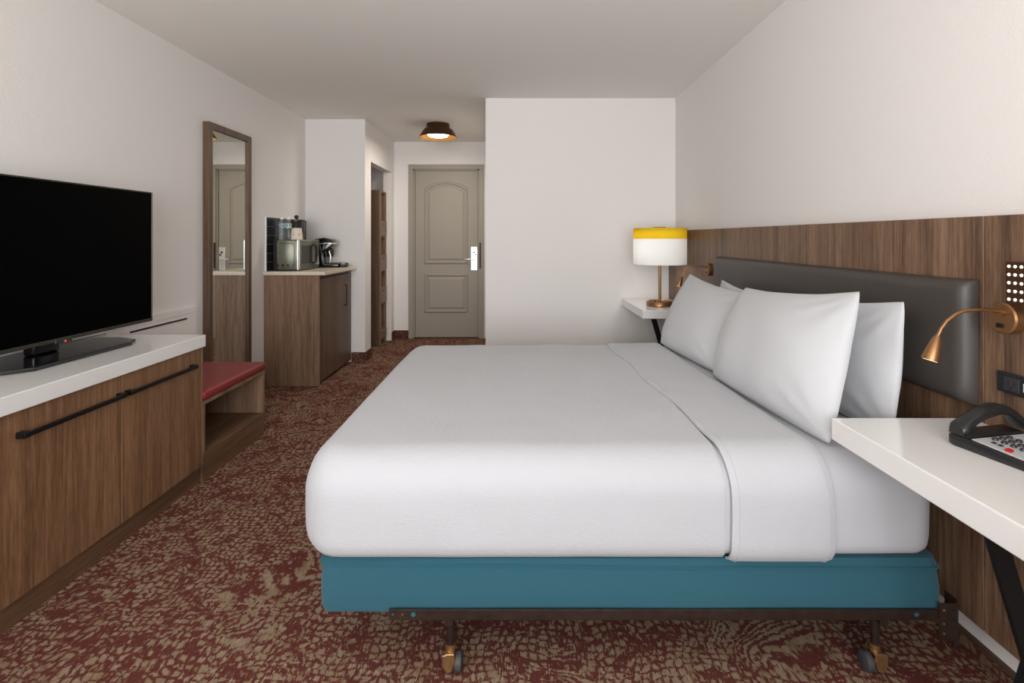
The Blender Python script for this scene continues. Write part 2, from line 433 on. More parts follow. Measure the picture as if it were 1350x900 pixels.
# ------------------------------------------------------------------ headboard cushion
hb = thing('headboard', 'long charcoal vinyl upholstered headboard pad on the wood paneling', 'headboard', (1.27, 2.41, 0.774))
def pad(x0, y0, y1, z0, z1, T, inset=0.035):
    mb = MB(); nu, nv = 60, 24
    def f(u, v):
        y = y0+(y1-y0)*u; z = z0+(z1-z0)*v
        du = min(u, 1-u)*(y1-y0); dv = min(v, 1-v)*(z1-z0)
        def pr(d): t = min(1, d/inset); return math.sqrt(max(0, 1-(1-t)**2))
        return (x0-0.006-T*pr(du)*pr(dv)*(0.94+0.06*min(1, min(du, dv)/0.12)), y, z)
    us = [0, 0.003, 0.007, 0.012, 0.02]
    ua = us+[0.02+(0.96)*k/24 for k in range(1, 24)]+[1-x for x in us[::-1]]
    vs = [0, 0.015, 0.035, 0.06, 0.1]
    va = vs+[0.1+0.8*k/10 for k in range(1, 10)]+[1-x for x in vs[::-1]]
    G = [[mb.bm.verts.new(f(u, v)) for v in va] for u in ua]
    for i in range(len(ua)-1):
        for j in range(len(va)-1): mb.bm.faces.new((G[i][j], G[i+1][j], G[i+1][j+1], G[i][j+1]))
    bd = [G[i][0] for i in range(len(ua))]+[G[-1][j] for j in range(1, len(va))]+[G[i][-1] for i in range(len(ua)-2, -1, -1)]+[G[0][j] for j in range(len(va)-2, 0, -1)]
    bk = [mb.bm.verts.new((x0, v.co.y, v.co.z)) for v in bd]
    for i in range(len(bd)): mb.bm.faces.new((bd[i], bk[i], bk[(i+1) % len(bd)], bd[(i+1) % len(bd)]))
    mb.bm.faces.new(bk)
    return mb
pad(1.299, 1.471, 3.356, 0.774, 1.128, 0.042, 0.03).obj('upholstered_pad', 'leather', hb, smooth=True)
B(1.2975, 1.3015, 1.49, 3.34, 0.79, 1.11).obj('backing_board', 'dark', hb)

# ------------------------------------------------------------------ bed
BX0, BX1, BY0, BY1 = -0.618, 1.185, 1.458, 3.085
ZB, ZT = 0.353, 0.628
def prof(t, off, x):
    """point of the mattress cross-section: t 0..1 runs near bottom -> near side -> top -> far side -> far bottom"""
    ry, rz = 0.11, 0.10; rb = 0.035
    y0, y1, z0, z1 = BY0, BY1, ZB, ZT
    segs = []
    hs = (z1-z0-rz-rb)
    Ls = [rb*1.57, hs, (ry+rz)/2*1.57, (y1-y0-2*ry), (ry+rz)/2*1.57, hs, rb*1.57]
    T = sum(Ls); d = t*T; k = 0
    while k < 6 and d > Ls[k]: d -= Ls[k]; k += 1
    q = min(1, d/Ls[k]) if Ls[k] else 0
    if k == 0: a = -PI/2+q*PI/2; p = (y0+rb-math.cos(a)*rb, z0+rb+math.sin(a)*rb); n = (-math.cos(a), math.sin(a))
    elif k == 1: p = (y0, z0+rb+q*hs); n = (-1, 0)
    elif k == 2: a = q*PI/2; p = (y0+ry-math.cos(a)*ry, z1-rz+math.sin(a)*rz); n = (-math.cos(a), math.sin(a))
    elif k == 3: p = (y0+ry+q*Ls[3], z1); n = (0, 1)
    elif k == 4: a = PI/2-q*PI/2; p = (y1-ry+math.cos(a)*ry, z1-rz+math.sin(a)*rz); n = (math.cos(a), math.sin(a))
    elif k == 5: p = (y1, z1-rz-q*hs); n = (1, 0)
    else: a = -q*PI/2; p = (y1-rb+math.cos(a)*rb, z0+rb+math.sin(a)*rb); n = (math.cos(a), math.sin(a))
    # softness
    wob = 0.006*noise.noise(Vector((x*2.2, p[0]*2.4, p[1]*4)))+0.0025*noise.noise(Vector((x*7, p[0]*8, p[1]*9)))
    crown = 0
    return p[0]+n[0]*(off+wob), p[1]+n[1]*(off+wob*(1 if n[1] >= 0 else 0))
def surf(x, t, off, end0=True, end1=True):
    y, z = prof(t, off, x)
    cy, cz = (BY0+BY1)/2, (ZB+ZT)/2
    # round towards the ends
    def shrink(d, r):
        if d >= r: return 0
        q = 1-d/r; return r*(1-math.sqrt(max(0, 1-q*q)))
    sy = shrink(x-(BX0-off), 0.13) if end0 else 0
    szt = shrink(x-(BX0-off), 0.10) if end0 else 0
    if end1:
        sy = max(sy, shrink(BX1+off-x, 0.07)); szt = max(szt, shrink(BX1+off-x, 0.06))
    yy = cy+(y-cy)*(1-sy/((BY1-BY0)/2))
    if z > cz: zz = cz+(z-cz)*(1-szt/((ZT-ZB)/2)*0.95)
    else: zz = cz+(z-cz)*(1-szt/((ZT-ZB)/2)*0.80)
    return Vector((x, yy, zz))
def xlist(a, b, n, e0, e1):
    xs = []
    if e0: xs += [a+0.13*(1-math.cos(PI/2*k/9)) for k in range(9)]
    s = a+0.13 if e0 else a; e = b-0.07 if e1 else b
    xs += [s+(e-s)*k/n for k in range(n+1)]
    if e1: xs += [b-0.07*(1-math.sin(PI/2*(1-k/7))) if False else b-0.07+0.07*math.sin(PI/2*k/7) for k in range(1, 8)]
    return xs
NT = 110
def shell(xs, off, e0, e1, capend=True):
    mb = MB(); rings = []
    for x in xs: rings.append([surf(x, k/NT, off, e0, e1) for k in range(NT+1)])
    mb.ring_strip(rings, True, capend)
    return mb
mt = shell(xlist(BX0, BX1, 60, True, True), 0.0, True, True).obj('mattress', 'sheet', smooth=True)
tag(mt, 'thick queen mattress in a smooth white fitted sheet on the teal box spring', 'mattress')
# coverlet (foot end up to the turned-down cuff)
def edge1(t):  # left edge of the cuff
    top = 0.5-abs(t-0.5)
    return 0.590-0.075*max(0, min(1, (t-0.18)/0.65))+0.006*math.sin(t*23)
def edge2(t): return 0.872-0.06*max(0, min(1, (t-0.16)/0.65))+0.005*math.sin(t*17+1)
def sheetpatch(ea, eb, o0, o1, nx, e0=False, tlo=0.0, thi=1.0, hem=None):
    """solid cloth shell between the two edge curves"""
    mb = MB(); rings_o = []; rings_i = []
    for i in range(nx+1):
        q = i/nx; ro = []; ri = []
        for k in range(NT+1):
            t = tlo+(thi-tlo)*k/NT; a = ea(t); b = eb(t)
            if e0:
                # cosine spacing close to the foot
                x = a+(b-a)*(q if q > 0.25 else 0.25*(1-math.cos(q/0.25*PI/2)) if True else q)
            else: x = a+(b-a)*q
            po = surf(x, t, o1*(1 if 0 < i < nx or e0 and i == 0 else 0.75), e0, False); pi_ = surf(x, t, o0, e0, False)
            ro.append(po); ri.append(pi_)
        rings_o.append(ro); rings_i.append(ri)
    bm = mb.bm
    Go = [[bm.verts.new(p) for p in r] for r in rings_o]; Gi = [[bm.verts.new(p) for p in r] for r in rings_i]
    for i in range(nx):
        for k in range(NT):
            bm.faces.new((Go[i][k], Go[i+1][k], Go[i+1][k+1], Go[i][k+1])); bm.faces.new((Gi[i][k], Gi[i][k+1], Gi[i+1][k+1], Gi[i+1][k]))
        for k in (0, NT): bm.faces.new((Go[i][k], Go[i+1][k], Gi[i+1][k], Gi[i][k]))
    for i in (0, nx):
        for k in range(NT): bm.faces.new((Go[i][k], Go[i][k+1], Gi[i][k+1], Gi[i][k]))
    return mb
mb = MB(); rings = []
for off, rev in ((0.0015, False), (0.009, True)):
    xs = [x for x in xlist(BX0-off, BX1, 60, True, True) if x < 0.60]
    rr = [[surf(x, k/NT, off, True, True) for k in range(NT+1)] for x in xs]
    rings += rr[::-1] if rev else rr
mb.ring_strip(rings, True, True)
cv = mb.obj('coverlet', 'blanket', smooth=True)
tag(cv, 'white textured coverlet tucked over the foot and sides of the bed', 'coverlet')
sheetpatch(edge1, edge2, 0.0095, 0.021, 14, tlo=0.004, thi=0.996).obj('turned_down_cuff', 'blanket', cv, smooth=True)
def hemline(ed, sgn):
    mb = MB(); pts = []
    for k in range(0, 161):
        t = 0.004+0.992*k/160
        pts.append(surf(ed(t)+sgn*0.018, t, 0.0208, False, False))
    return mb.tube(pts, 0.0011, 6)
hemline(edge1, 1).obj('hem_seam', 'blanket', cv, smooth=True)
hemline(edge2, -1).obj('hem_seam', 'blanket', cv, smooth=True)

# box spring
bs = thing('box_spring', 'box spring in a snug teal fabric cover beneath the white mattress', 'box spring', (0.33, 2.26, 0.186))
def boxspring():
    x0, x1, y0, y1, z0, z1 = -0.560, 1.205, 1.474, 3.06, 0.186, 0.3435
    mb = MB(); n = 40
    per = []
    r = 0.03
    def cor(cx, cy, a0):
        return [(cx+r*math.cos(a0+PI/2*k/6), cy+r*math.sin(a0+PI/2*k/6)) for k in range(7)]
    pts = cor(x0+r, y0+r, PI)
    pts += [(x0+r+(x1-x0-2*r)*k/40, y0) for k in range(1, 40)]
    pts += cor(x1-r, y0+r, -PI/2)+cor(x1-r, y1-r, 0)+cor(x0+r, y1-r, PI/2)
    cx, cy = (x0+x1)/2, (y0+y1)/2
    rings = []
    for z, o in ((z0, -0.02), (z0+0.004, -0.004), (z0+0.02, 0.0), (z0+0.07, 0.001), (z0+0.115, -0.001), (z0+0.135, -0.002), (z0+0.1375, 0.003), (z0+0.1405, 0.003), (z0+0.143, -0.003), (z1-0.004, -0.008), (z1, -0.02)):
        ring = []
        for (x, y) in pts:
            d = Vector((x-cx, y-cy)); nx = 1 if abs(x-cx) > (x1-x0)/2-r else 0; ny = 1 if abs(y-cy) > (y1-y0)/2-r else 0
            ww = 0.004*noise.noise(Vector((x*3, y*3, z*6)))
            sg = lambda v: 1 if v > 0 else -1
            dz = 0.010*math.sin((x-x0)*1.1-0.4) if 0.1 < (z-z0) < 0.15 else 0
            ring.append((x+sg(d.x)*nx*(o+ww), y+sg(d.y)*ny*(o+ww), z-dz if z < z1-0.005 else z))
        rings.append(ring)
    mb.ring_strip(rings, True, True)
    return mb
boxspring().obj('fabric_cover', 'teal', bs, smooth=True)

# metal frame
bf = thing('bed_frame', 'brown steel bed frame on brass-fitted casters under the teal box spring', 'bed frame', (0.4, 2.26, 0))
def rail(y, sgn):
    mb = MB().box(-0.357, 1.175, y-0.0025, y+0.0025, 0.180, 0.209, bev=0.0008, seg=1).box(-0.357, 1.175, min(y, y+sgn*0.032), max(y, y+sgn*0.032), 0.180, 0.184)
    return mb
for y, sg in ((1.462, 1), (3.072, -1)):
    r_ = rail(y, sg).obj('side_rail', 'frame_m', bf)
    for hx, hr, mm in ((-0.345, 0.003, 'teal'), (-0.318, 0.003, 'brass'), (-0.288, 0.0065, 'teal'), (0.18, 0.003, 'frame_m'), (0.70, 0.004, 'frame_m'), (1.035, 0.004, 'frame_m'), (1.115, 0.006, 'teal')):
        MB().lathe([(hr, 0), (hr, -sg*0.0015)], (hx, y-sg*0.0026, 0.197), 12, axis='y').obj('rivet', mm, r_)
    # head bracket
    br = MB().box(1.178, 1.232, y-0.004, y+0.0, 0.125, 0.228, bev=0.001, seg=1).box(1.216, 1.232, y-0.004, y+0.001, 0.105, 0.128).box(1.228, 1.232, min(y, y+sg*0.04), max(y, y+sg*0.04), 0.125, 0.235)
    br = br.obj('head_bracket', 'frame_m', bf)
    for (hx, hz) in ((1.19, 0.21), (1.19, 0.172), (1.19, 0.145), (1.219, 0.21), (1.219, 0.185), (1.219, 0.16), (1.222, 0.135)):
        MB().lathe([(0.0038, 0), (0.0038, -0.0022)], (hx, y-0.0035, hz), 10, axis='y').obj('bolt', 'dark' if hx > 1.2 else 'brass', br)
for x in (-0.19, 1.03):
    B(x-0.012, x+0.012, 1.465, 3.07, 0.160, 0.179, bev=0.001, seg=1).obj('cross_rail', 'frame_m', bf)
    for y in (1.505, 3.03):
        sx = 1 if x < 0.5 else -1
        lg = MB().tube([(x-0.004, y, 0.180), (x, y, 0.150), (x, y, 0.075)], [0.017, 0.013, 0.010], 12)
        lg.box(x-0.018, x+0.018, y-0.012, y+0.02, 0.155, 0.183, bev=0.002)
        lg = lg.obj('leg', 'frame_m', bf, smooth=True)
        MB().tube([(x, y, 0.082), (x, y, 0.066)], 0.014, 14).obj('socket_ring', 'brass', lg, smooth=True)
        # hooded caster
        hood = MB().prism([(x-0.022, 0.062), (x+0.012, 0.066), (x+0.016, 0.045), (x+0.004, 0.014), (x-0.010, 0.012), (x-0.020, 0.030)] if sx > 0 else
                          [(x+0.024, 0.062), (x-0.010, 0.066), (x-0.014, 0.045), (x-0.002, 0.014), (x+0.012, 0.012), (x+0.024, 0.030)], y-0.022, y-0.017, 'y', 0.002)
        hood.box(x-0.014, x+0.014, y-0.022, y+0.022, 0.060, 0.066, bev=0.002)
        hood.obj('caster_fork', 'brass', lg)
        MB().lathe([(0.003, -0.012), (0.020, -0.012), (0.026, -0.009), (0.028, 0), (0.026, 0.009), (0.020, 0.012), (0.003, 0.012)], (x+sx*0.022, y+0.004, 0.0285), 28, axis='x').obj('wheel', 'rubber', lg, smooth=True)

# ------------------------------------------------------------------ pillows
def pillow(BL, BR, TR, TL, Tf, Tb, seed):
    BL, BR, TR, TL = map(Vector, (BL, BR, TR, TL))
    nrm = ((BR-BL).cross(TL-BL)).normalized()
    if nrm.x > 0: nrm = -nrm
    mb = MB(); n = 40; sd = Vector((seed*3.1, seed*1.7, 0))
    def pos(u, v, side):
        a = 2*u-1; b = 2*v-1
        # concave edges between pointed corners
        pu = 0.5+0.5*a*(1+0.012*(1-b*b)); pv = 0.5+0.5*b*(1-(0.11 if b > 0 else -0.012)*(1-a*a))
        cr = 1-0.022*abs(a*b)**7; pu = 0.5+(pu-0.5)*cr; pv = 0.5+(pv-0.5)*cr
        p = BL.lerp(BR, pu).lerp(TL.lerp(TR, pu), pv)
        e = (max(0, 1-abs(a)**2.6)**0.62)*(max(0, 1-abs(b)**2.4)**0.62)
        fat = e*(1.0+0.18*(-b))
        T = Tf if side > 0 else Tb
        w_ = noise.noise(Vector((u*3, v*3, side))+sd)*0.010*min(1, e*3)
        # creases running from the corners
        for (ca, cb) in ((1, 1), (-1, 1), (1, -1), (-1, -1)):
            da = math.hypot((a-ca), (b-cb)); ang = math.atan2((b-cb), (a-ca))
            w_ += 0.0026*math.sin(ang*13+seed)*math.exp(-((da-0.42)/0.28)**2)*min(1, e*2)
        return p+nrm*side*(T*fat)+nrm*w_*side
    G = {}
    for side in (1, -1):
        for i in range(n+1):
            for j in range(n+1):
                if side == -1 and (i in (0, n) or j in (0, n)): G[side, i, j] = G[1, i, j]; continue
                # ease spacing towards the edges
                u = 0.5-0.5*math.cos(PI*i/n); v = 0.5-0.5*math.cos(PI*j/n)
                u = 0.5*(u+i/n); v = 0.5*(v+j/n)
                G[side, i, j] = mb.bm.verts.new(pos(u, v, side))
    for side in (1, -1):
        for i in range(n):
            for j in range(n):
                q = (G[side, i, j], G[side, i+1, j], G[side, i+1, j+1], G[side, i, j+1])
                mb.bm.faces.new(q if side > 0 else q[::-1])
    return mb
P = [
 ('white pillow standing in front, on the near side of the bed', (0.862, 2.31, 0.637), (0.922, 1.535, 0.634), (1.085, 1.645, 1.082), (1.065, 2.44, 1.02), 0.115, 0.05, 1),
 ('white pillow standing in front, on the far side beside the lamp', (0.820, 3.0, 0.643), (0.90, 2.34, 0.640), (1.115, 2.45, 0.985), (1.075, 3.25, 1.03), 0.085, 0.05, 2),
 ('white pillow standing behind, against the headboard on the near side', (1.14, 2.30, 0.64), (1.14, 1.585, 0.628), (1.19, 1.60, 1.055), (1.175, 2.30, 1.005), 0.055, 0.055, 3),
 ('white pillow mostly hidden behind, against the headboard on the far side', (1.13, 3.05, 0.650), (1.13, 2.37, 0.650), (1.18, 2.40, 0.98), (1.175, 3.00, 1.012), 0.05, 0.05, 4),
]
for lab, a, b, c, d, tf, tb, sd in P:
    o = pillow(a, b, c, d, tf, tb, sd).obj('pillow', 'pillow', smooth=True)
    o.data.set_sharp_from_angle(angle=PI)
    tag(o, lab, 'pillow', 'pillows on the bed')

# ------------------------------------------------------------------ nightstands
def nightstand(y0, y1, label, legy, lx):
    t = thing('nightstand', label, 'nightstand', (1.10, (y0+y1)/2, 0), 'white nightstands')
    B(0.90, 1.300, y0, y1, 0.671, 0.732, bev=0.003).obj('tabletop', 'quartz', t)
    MB().bar((lx, legy, 0.671), (lx+0.20, legy, 0.0), 0.038, 0.012).obj('leg', 'black', t)
    MB().bar((lx+0.20, legy+0.014, 0.671), (lx, legy+0.014, 0.0), 0.038, 0.012).obj('leg', 'black', t)
    return t
nightstand(0.75, 1.497, 'white slab nightstand carrying the telephone, near side of the bed', 1.09, 0.983)
nightstand(3.73, 4.464, 'white slab nightstand carrying the table lamp, far side of the bed', 3.93, 1.02)

# table lamp
lx, ly, lz = 1.088, 3.975, 0.732
tl = thing('table_lamp', 'copper table lamp with a white drum shade banded yellow on top', 'lamp', (lx, ly, lz))
MB().lathe([(0.094, 0), (0.100, 0.004), (0.100, 0.026), (0.092, 0.038), (0.078, 0.040), (0.072, 0.034), (0.004, 0.034)], (lx, ly, lz), 40).obj('base', 'bronze', tl, smooth=True)
MB().tube([(lx, ly, lz+0.034), (lx, ly, 1.318)], 0.0105, 16).obj('pole', 'bronze', tl, smooth=True)
MB().lathe([(0.006, 0), (0.006, 0.006)], (lx-0.05, ly-0.055, lz+0.040), 10).obj('switch_knob', 'black', tl)
def drum(r, z0, z1):
    return MB().lathe([(r-0.002, z0), (r, z0), (r, z1), (r-0.002, z1), (r-0.002, z0)], (lx, ly, 0), 64, cap=False)
sh = drum(0.197, 1.048, 1.242).obj('lamp_shade', 'shade', tl, smooth=True)
drum(0.197, 1.242, 1.322).obj('yellow_band', 'shadey', tl, smooth=True, label='yellow top band of the shade')
MB().lathe([(0.044, 1.318), (0.044, 1.331), (0.001, 1.333)], (lx, ly, 0), 24).obj('finial_cap', 'bronze', tl, smooth=True)
MB().lathe([(0.194, 1.300), (0.194, 1.302), (0.012, 1.303), (0.012, 1.301)], (lx, ly, 0), 40).obj('added_top_diffuser', 'shade', tl)  # disc added to hold back light leaving the top of the shade
mb = MB()
for a in (0, 2*PI/3, 4*PI/3): mb.tube([(lx, ly, 1.312), (lx+0.194*math.cos(a), ly+0.194*math.sin(a), 1.312)], 0.002, 6)
mb.obj('shade_spider', 'bronze', tl)
l = bpy.data.lights.new('lamp_bulb', 'POINT'); l.energy = 1.7; l.color = (1, 0.985, 0.97); l.shadow_soft_size = 0.05
lo = bpy.data.objects.new('lamp_bulb', l); lo.location = (lx-0.045-lx, 0, 1.17-lz); lo.parent = tl; C.objects.link(lo)

# reading lights
def sconce(y, label):
    t = thing('reading_light', label, 'wall light', (1.285, y, 0.99), 'copper gooseneck reading lights')
    MB().lathe([(0.002, -0.030), (0.037, -0.030), (0.041, -0.026), (0.041, 0), (0.002, 0)], (1.301, y, 1.036), 40, axis='x').obj('wall_disc', 'bronze', t, smooth=True)
    MB().box(1.2675, 1.2705, y-0.006, y+0.012, 1.010, 1.022, bev=0.001).obj('rocker_switch', 'black', t)
    pts = [(1.27, y, 1.052), (1.25, y, 1.056), (1.21, y, 1.058), (1.175, y, 1.055), (1.15, y, 1.045), (1.128, y, 1.028), (1.113, y, 1.008), (1.105, y, 0.990)]
    MB().tube(pts, 0.0045, 12).lathe([(0.010, 0), (0.010, 0.008)], (1.264, y, 1.052), 16, axis='x').obj('gooseneck', 'bronze', t, smooth=True)
    p0 = Vector((1.105, y, 0.992)); p1 = Vector((1.084, y, 0.926)); d = (p1-p0)
    hd = MB().tube([p0, p0+d*0.12, p0+d*0.18, p0+d*0.6, p0+d*0.94, p1], [0.006, 0.008, 0.011, 0.016, 0.020, 0.0195], 24).obj('lamp_head', 'bronze', t, smooth=True)
    MB().tube([p1, p1+d*0.015], 0.016, 20).obj('lens', 'lens', hd)
sconce(1.372, 'copper gooseneck reading light on the near side above the telephone')
sconce(3.50, 'copper gooseneck reading light on the far side beside the table lamp')

# perforated wall light
pw = thing('perforated_wall_light', 'copper box wall light pierced by a grid of glowing white dots', 'wall light', (1.27, 1.27, 1.079))
B(1.252, 1.301, 1.197, 1.337, 1.0795, 1.186, bev=0.002).obj('housing', 'bronzed', pw)
B(1.2495, 1.252, 1.197, 1.337, 1.0795, 1.186, bev=0.0008, seg=1).obj('perforated_plate', 'bronzed', pw)
for i in range(8):
    for j in range(5):
        MB().lathe([(0.0038, 0), (0.0038, -0.0012)], (1.2492, 1.3275-i*0.0165, 1.174-j*0.0208), 14, axis='x').obj('light_dot', 'led', pw)

# power outlet on the panelling
po = thing('power_outlet', 'black rounded power outlet with usb port on the wood paneling', 'outlet', (1.295, 1.31, 0.836))
MB().box(1.292, 1.302, 1.20, 1.410, 0.836, 0.891, bev=0.004, seg=3).obj('plate', 'blackpl', po)
sk = MB().box(1.2905, 1.293, 1.345, 1.388, 0.846, 0.881, bev=0.001).obj('socket', 'key', po)
for yy in (1.358, 1.374): B(1.2898, 1.291, yy-0.0012, yy+0.0012, 0.860, 0.872).obj('slot', 'dark', sk)
MB().lathe([(0.0028, 0), (0.0028, -0.0008)], (1.2906, 1.366, 0.853), 10, axis='x').obj('ground_hole', 'dark', sk)
us = B(1.2905, 1.293, 1.322, 1.333, 0.853, 0.874).obj('usb_port', 'cord', po)
B(1.2898, 1.291, 1.325, 1.330, 0.856, 0.871).obj('port_tongue', 'key', us)

# ------------------------------------------------------------------ telephone
ph = thing('telephone', 'black corded desk telephone with pale keypad on the near nightstand', 'telephone', (1.18, 1.23, 0.732))
ang = math.radians(12)
pc = Vector((1.189, 1.240, 0.732))
Rm = Matrix.Rotation(ang, 3, 'Z')
def PT(u, v, w): return Rm @ Vector((u, v, 0)) + Vector((pc.x, pc.y, pc.z+w))
# local frame: u to the wall, v away from the camera, w up; wedge higher at the far side
def wz(v): return 0.018+0.055*(v+0.10)
mb = MB(); U, V = 0.093, 0.098
out = []
for (cx, cy, a0) in ((-U, -V, PI), (U, -V, -PI/2), (U, V, 0), (-U, V, PI/2)):
    r = 0.018; ox = cx+r if cx < 0 else cx-r; oy = cy+r if cy < 0 else cy-r
    out += [(ox+r*math.cos(a0+PI/2*k/5), oy+r*math.sin(a0+PI/2*k/5)) for k in range(6)]
rings = []
for sc, base, dz in ((0.96, True, 0.0), (1.0, True, 0.005), (1.0, False, -0.006), (0.97, False, 0.0)):
    rings.append([PT(u*sc, v*sc, dz if base else wz(v*sc)+dz) for u, v in out])
mb.ring_strip(rings, True, True); mb.obj('body', 'blackpl', ph, smooth=True)
def plate(u0, u1, v0, v1, h, b0=0.0):
    mb = MB(); rings = []
    for s_, hh in ((0, b0), (0, h*0.7), (0.0012, h)):
        rings.append([PT(u, v, wz(v)+hh) for u, v in ((u0+s_, v0+s_), (u1-s_, v0+s_), (u1-s_, v1-s_), (u0+s_, v1-s_))])
    return mb.ring_strip(rings, True, True)
plate(-0.080, 0.084, -0.084, 0.044, 0.0022).obj('faceplate', 'grey', ph)
for i in range(3):
    for j in range(4):
        u = -0.030+i*0.022; v = 0.028-j*0.0195
        mb = MB(); rings = []
        for rr, hh in ((0.0076, 0.002), (0.0076, 0.006), (0.006, 0.0075)):
            rings.append([PT(u+rr*math.cos(2*PI*k/16), v+rr*0.78*math.sin(2*PI*k/16), wz(v)+hh) for k in range(16)])
        mb.ring_strip(rings, True, True); mb.obj('key', 'key', ph, smooth=True)
for j in range(2):
    plate(-0.058, -0.049, 0.010-j*0.014, 0.018-j*0.014, 0.005, 0.001).obj('key', 'key', ph)
plate(-0.072, -0.060, -0.032, -0.021, 0.008, 0.001).obj('message_button', 'redkey', ph, label='red oval button')
for j in range(4): plate(0.042, 0.078, 0.005-j*0.02, 0.016-j*0.02, 0.005, 0.001).obj('speed_dial_key', 'cord', ph)
plate(-0.086, 0.086, 0.048, 0.094, 0.006).obj('cradle', 'blackpl', ph)
# handset along u at the far side
mb = MB(); rings = []
for k in range(25):
    q = k/24; u = -0.094+0.198*q
    e = abs(2*q-1)
    arch = 0.046*max(0, math.sin(PI*q**1.3))**0.8
    lowend = 0.004*max(0, (e-0.62)/0.38)**0.6 if e > 0.62 else 0
    top = wz(0.072)+0.026+arch
    bot = top-0.022-0.006*(1-e)-lowend
    hw = 0.0185+0.005*max(0, (e-0.6)/0.4)
    endk = 1.0 if 0.04 < q < 0.96 else (0.72 if q in (0, 1) else 0.95)
    ring = []
    for m_ in range(16):
        a = 2*PI*m_/16; cx_ = math.copysign(abs(math.cos(a))**0.6, math.cos(a)); sz = math.copysign(abs(math.sin(a))**0.6, math.sin(a))
        ring.append(PT(u, 0.070+hw*cx_*endk, (top+bot)/2+(top-bot)/2*sz*endk))
    rings.append(ring)
mb.ring_strip(rings, True, True); mb.obj('handset', 'blackpl', ph, smooth=True)

# ------------------------------------------------------------------ dresser
ds = thing('dresser', 'long walnut dresser with a white top and black bar handles under the television', 'dresser', (-1.86, 1.6, 0))
DY0, DY1 = 0.507, 2.667
B(XL+0.001, -1.621, DY0, DY1-0.002, 0.085, 0.694).obj('carcass', 'walnut_d', ds)
B(XL+0.001, -1.615, DY0, DY1-0.002, 0, 0.085).obj('plinth', 'walnut_h', ds)
B(XL+0.001, -1.585, DY0-0.01, DY1+0.004, 0.694, 0.754, bev=0.003).obj('top', 'quartz', ds)
for k in range(4):
    a = DY0+k*0.54; b = a+0.537
    dr = B(-1.620, -1.600, a, b-0.002, 0.088, 0.690, bev=0.001, seg=1).obj('door', 'walnut_d', ds)
    B(-1.619, -1.5996, b-0.0018, b-0.0002, 0.088, 0.690).obj('edge_band', 'edge', dr, label='pale edge band of the door')
    h0, h1 = (a+0.083, b-0.012) if k % 2 == 0 else (a+0.008, b-0.082)
    MB().box(-1.578, -1.568, h0, h1, 0.606, 0.622, bev=0.002).box(-1.600, -1.570, h0, h0+0.022, 0.604, 0.624, bev=0.002).box(-1.600, -1.570, h1-0.022, h1, 0.604, 0.624, bev=0.002).obj('handle', 'black', dr)

# white wall panel with slot behind the dresser
gp = thing('wall_guard_panel', 'white wall panel with a thin black slot behind the dresser and bench', 'wall panel', (-2.118, 2.5, 0.47))
B(XL+0.0005, -2.110, 1.55, 3.46, 0.76, 0.80, bev=0.002).obj('top_rail', 'wall', gp)
B(XL+0.0005, -2.113, 2.70, 3.46, 0.47, 0.760, bev=0.002).obj('board', 'wall', gp)
B(-2.114, -2.108, 2.86, 3.35, 0.727, 0.736, bev=0.001).obj('slot_trim', 'black', gp)

# bench
bn = thing('luggage_bench', 'low walnut luggage bench with a red cushion beyond the dresser', 'bench', (-1.86, 2.985, 0))
b0, b1 = 2.672, 3.325
B(-2.105, -1.605, b0, b1, 0, 0.125, bev=0.001, seg=1).obj('plinth', 'walnut_h', bn)
B(-2.105, -1.600, b0, b1, 0.127, 0.145, bev=0.001, seg=1).obj('shelf', 'walnut_h', bn)
B(-2.105, -1.600, b1-0.022, b1, 0.145, 0.392, bev=0.001, seg=1).obj('side_panel', 'walnut_k', bn)
B(-2.105, -1.600, b0, b0+0.018, 0.145, 0.392, bev=0.001, seg=1).obj('side_panel', 'walnut_k', bn)
B(-2.105, -2.090, b0+0.018, b1-0.022, 0.145, 0.392).obj('back_panel', 'walnut_k', bn)
B(-2.105, -1.600, b0, b1, 0.392, 0.412, bev=0.001, seg=1).obj('top_board', 'walnut_k', bn)
MB().box(-2.100, -1.593, b0+0.004, b1+0.008, 0.413, 0.462, bev=0.016, seg=4).obj('cushion', 'red', bn, smooth=True)

# ------------------------------------------------------------------ television
tv = thing('television', 'large black flat-screen television on the white dresser top', 'television', (-1.92, 2.15, 0.754))
ty0, ty1, tz0, tz1 = 1.535, 2.733, 0.815, 1.484
MB().box(-1.945, -1.906, ty0+0.002, ty1-0.002, tz0+0.002, tz1-0.002, bev=0.008).obj('back_shell', 'blackpl', tv)
mb = MB()
mb.box(-1.912, -1.900, ty0, ty1, tz0, tz0+0.016, bev=0.002).box(-1.912, -1.900, ty0, ty1, tz1-0.007, tz1, bev=0.002).box(-1.912, -1.900, ty0, ty0+0.007, tz0, tz1, bev=0.002).box(-1.912, -1.900, ty1-0.007, ty1, tz0, tz1, bev=0.002)
mb.obj('bezel', 'steeldark', tv)
B(-1.908, -1.9015, ty0+0.006, ty1-0.006, tz0+0.014, tz1-0.006).obj('screen', 'screen', tv)
mb = MB().box(-1.905, -1.897, 2.155, 2.235, tz0-0.006, tz0+0.012, bev=0.002).obj('logo_bar', 'steeldark', tv)
MB().lathe([(0.004, 0), (0.004, 0.002)], (-1.897, 2.20, tz0-0.001), 12, axis='x').obj('power_light', 'redled', tv)
MB().box(-1.985, -1.935, 2.10, 2.22, 0.770, 0.90, bev=0.010, seg=3).obj('neck', 'gloss', tv, smooth=True)
MB().prism([(-1.775, 1.93), (-1.765, 2.40), (-1.80, 2.475), (-1.90, 2.52), (-2.04, 2.52), (-2.06, 2.15), (-2.04, 1.80), (-1.90, 1.80)], 0.7545, 0.770, 'z', 0.004).obj('stand_base', 'gloss', tv)

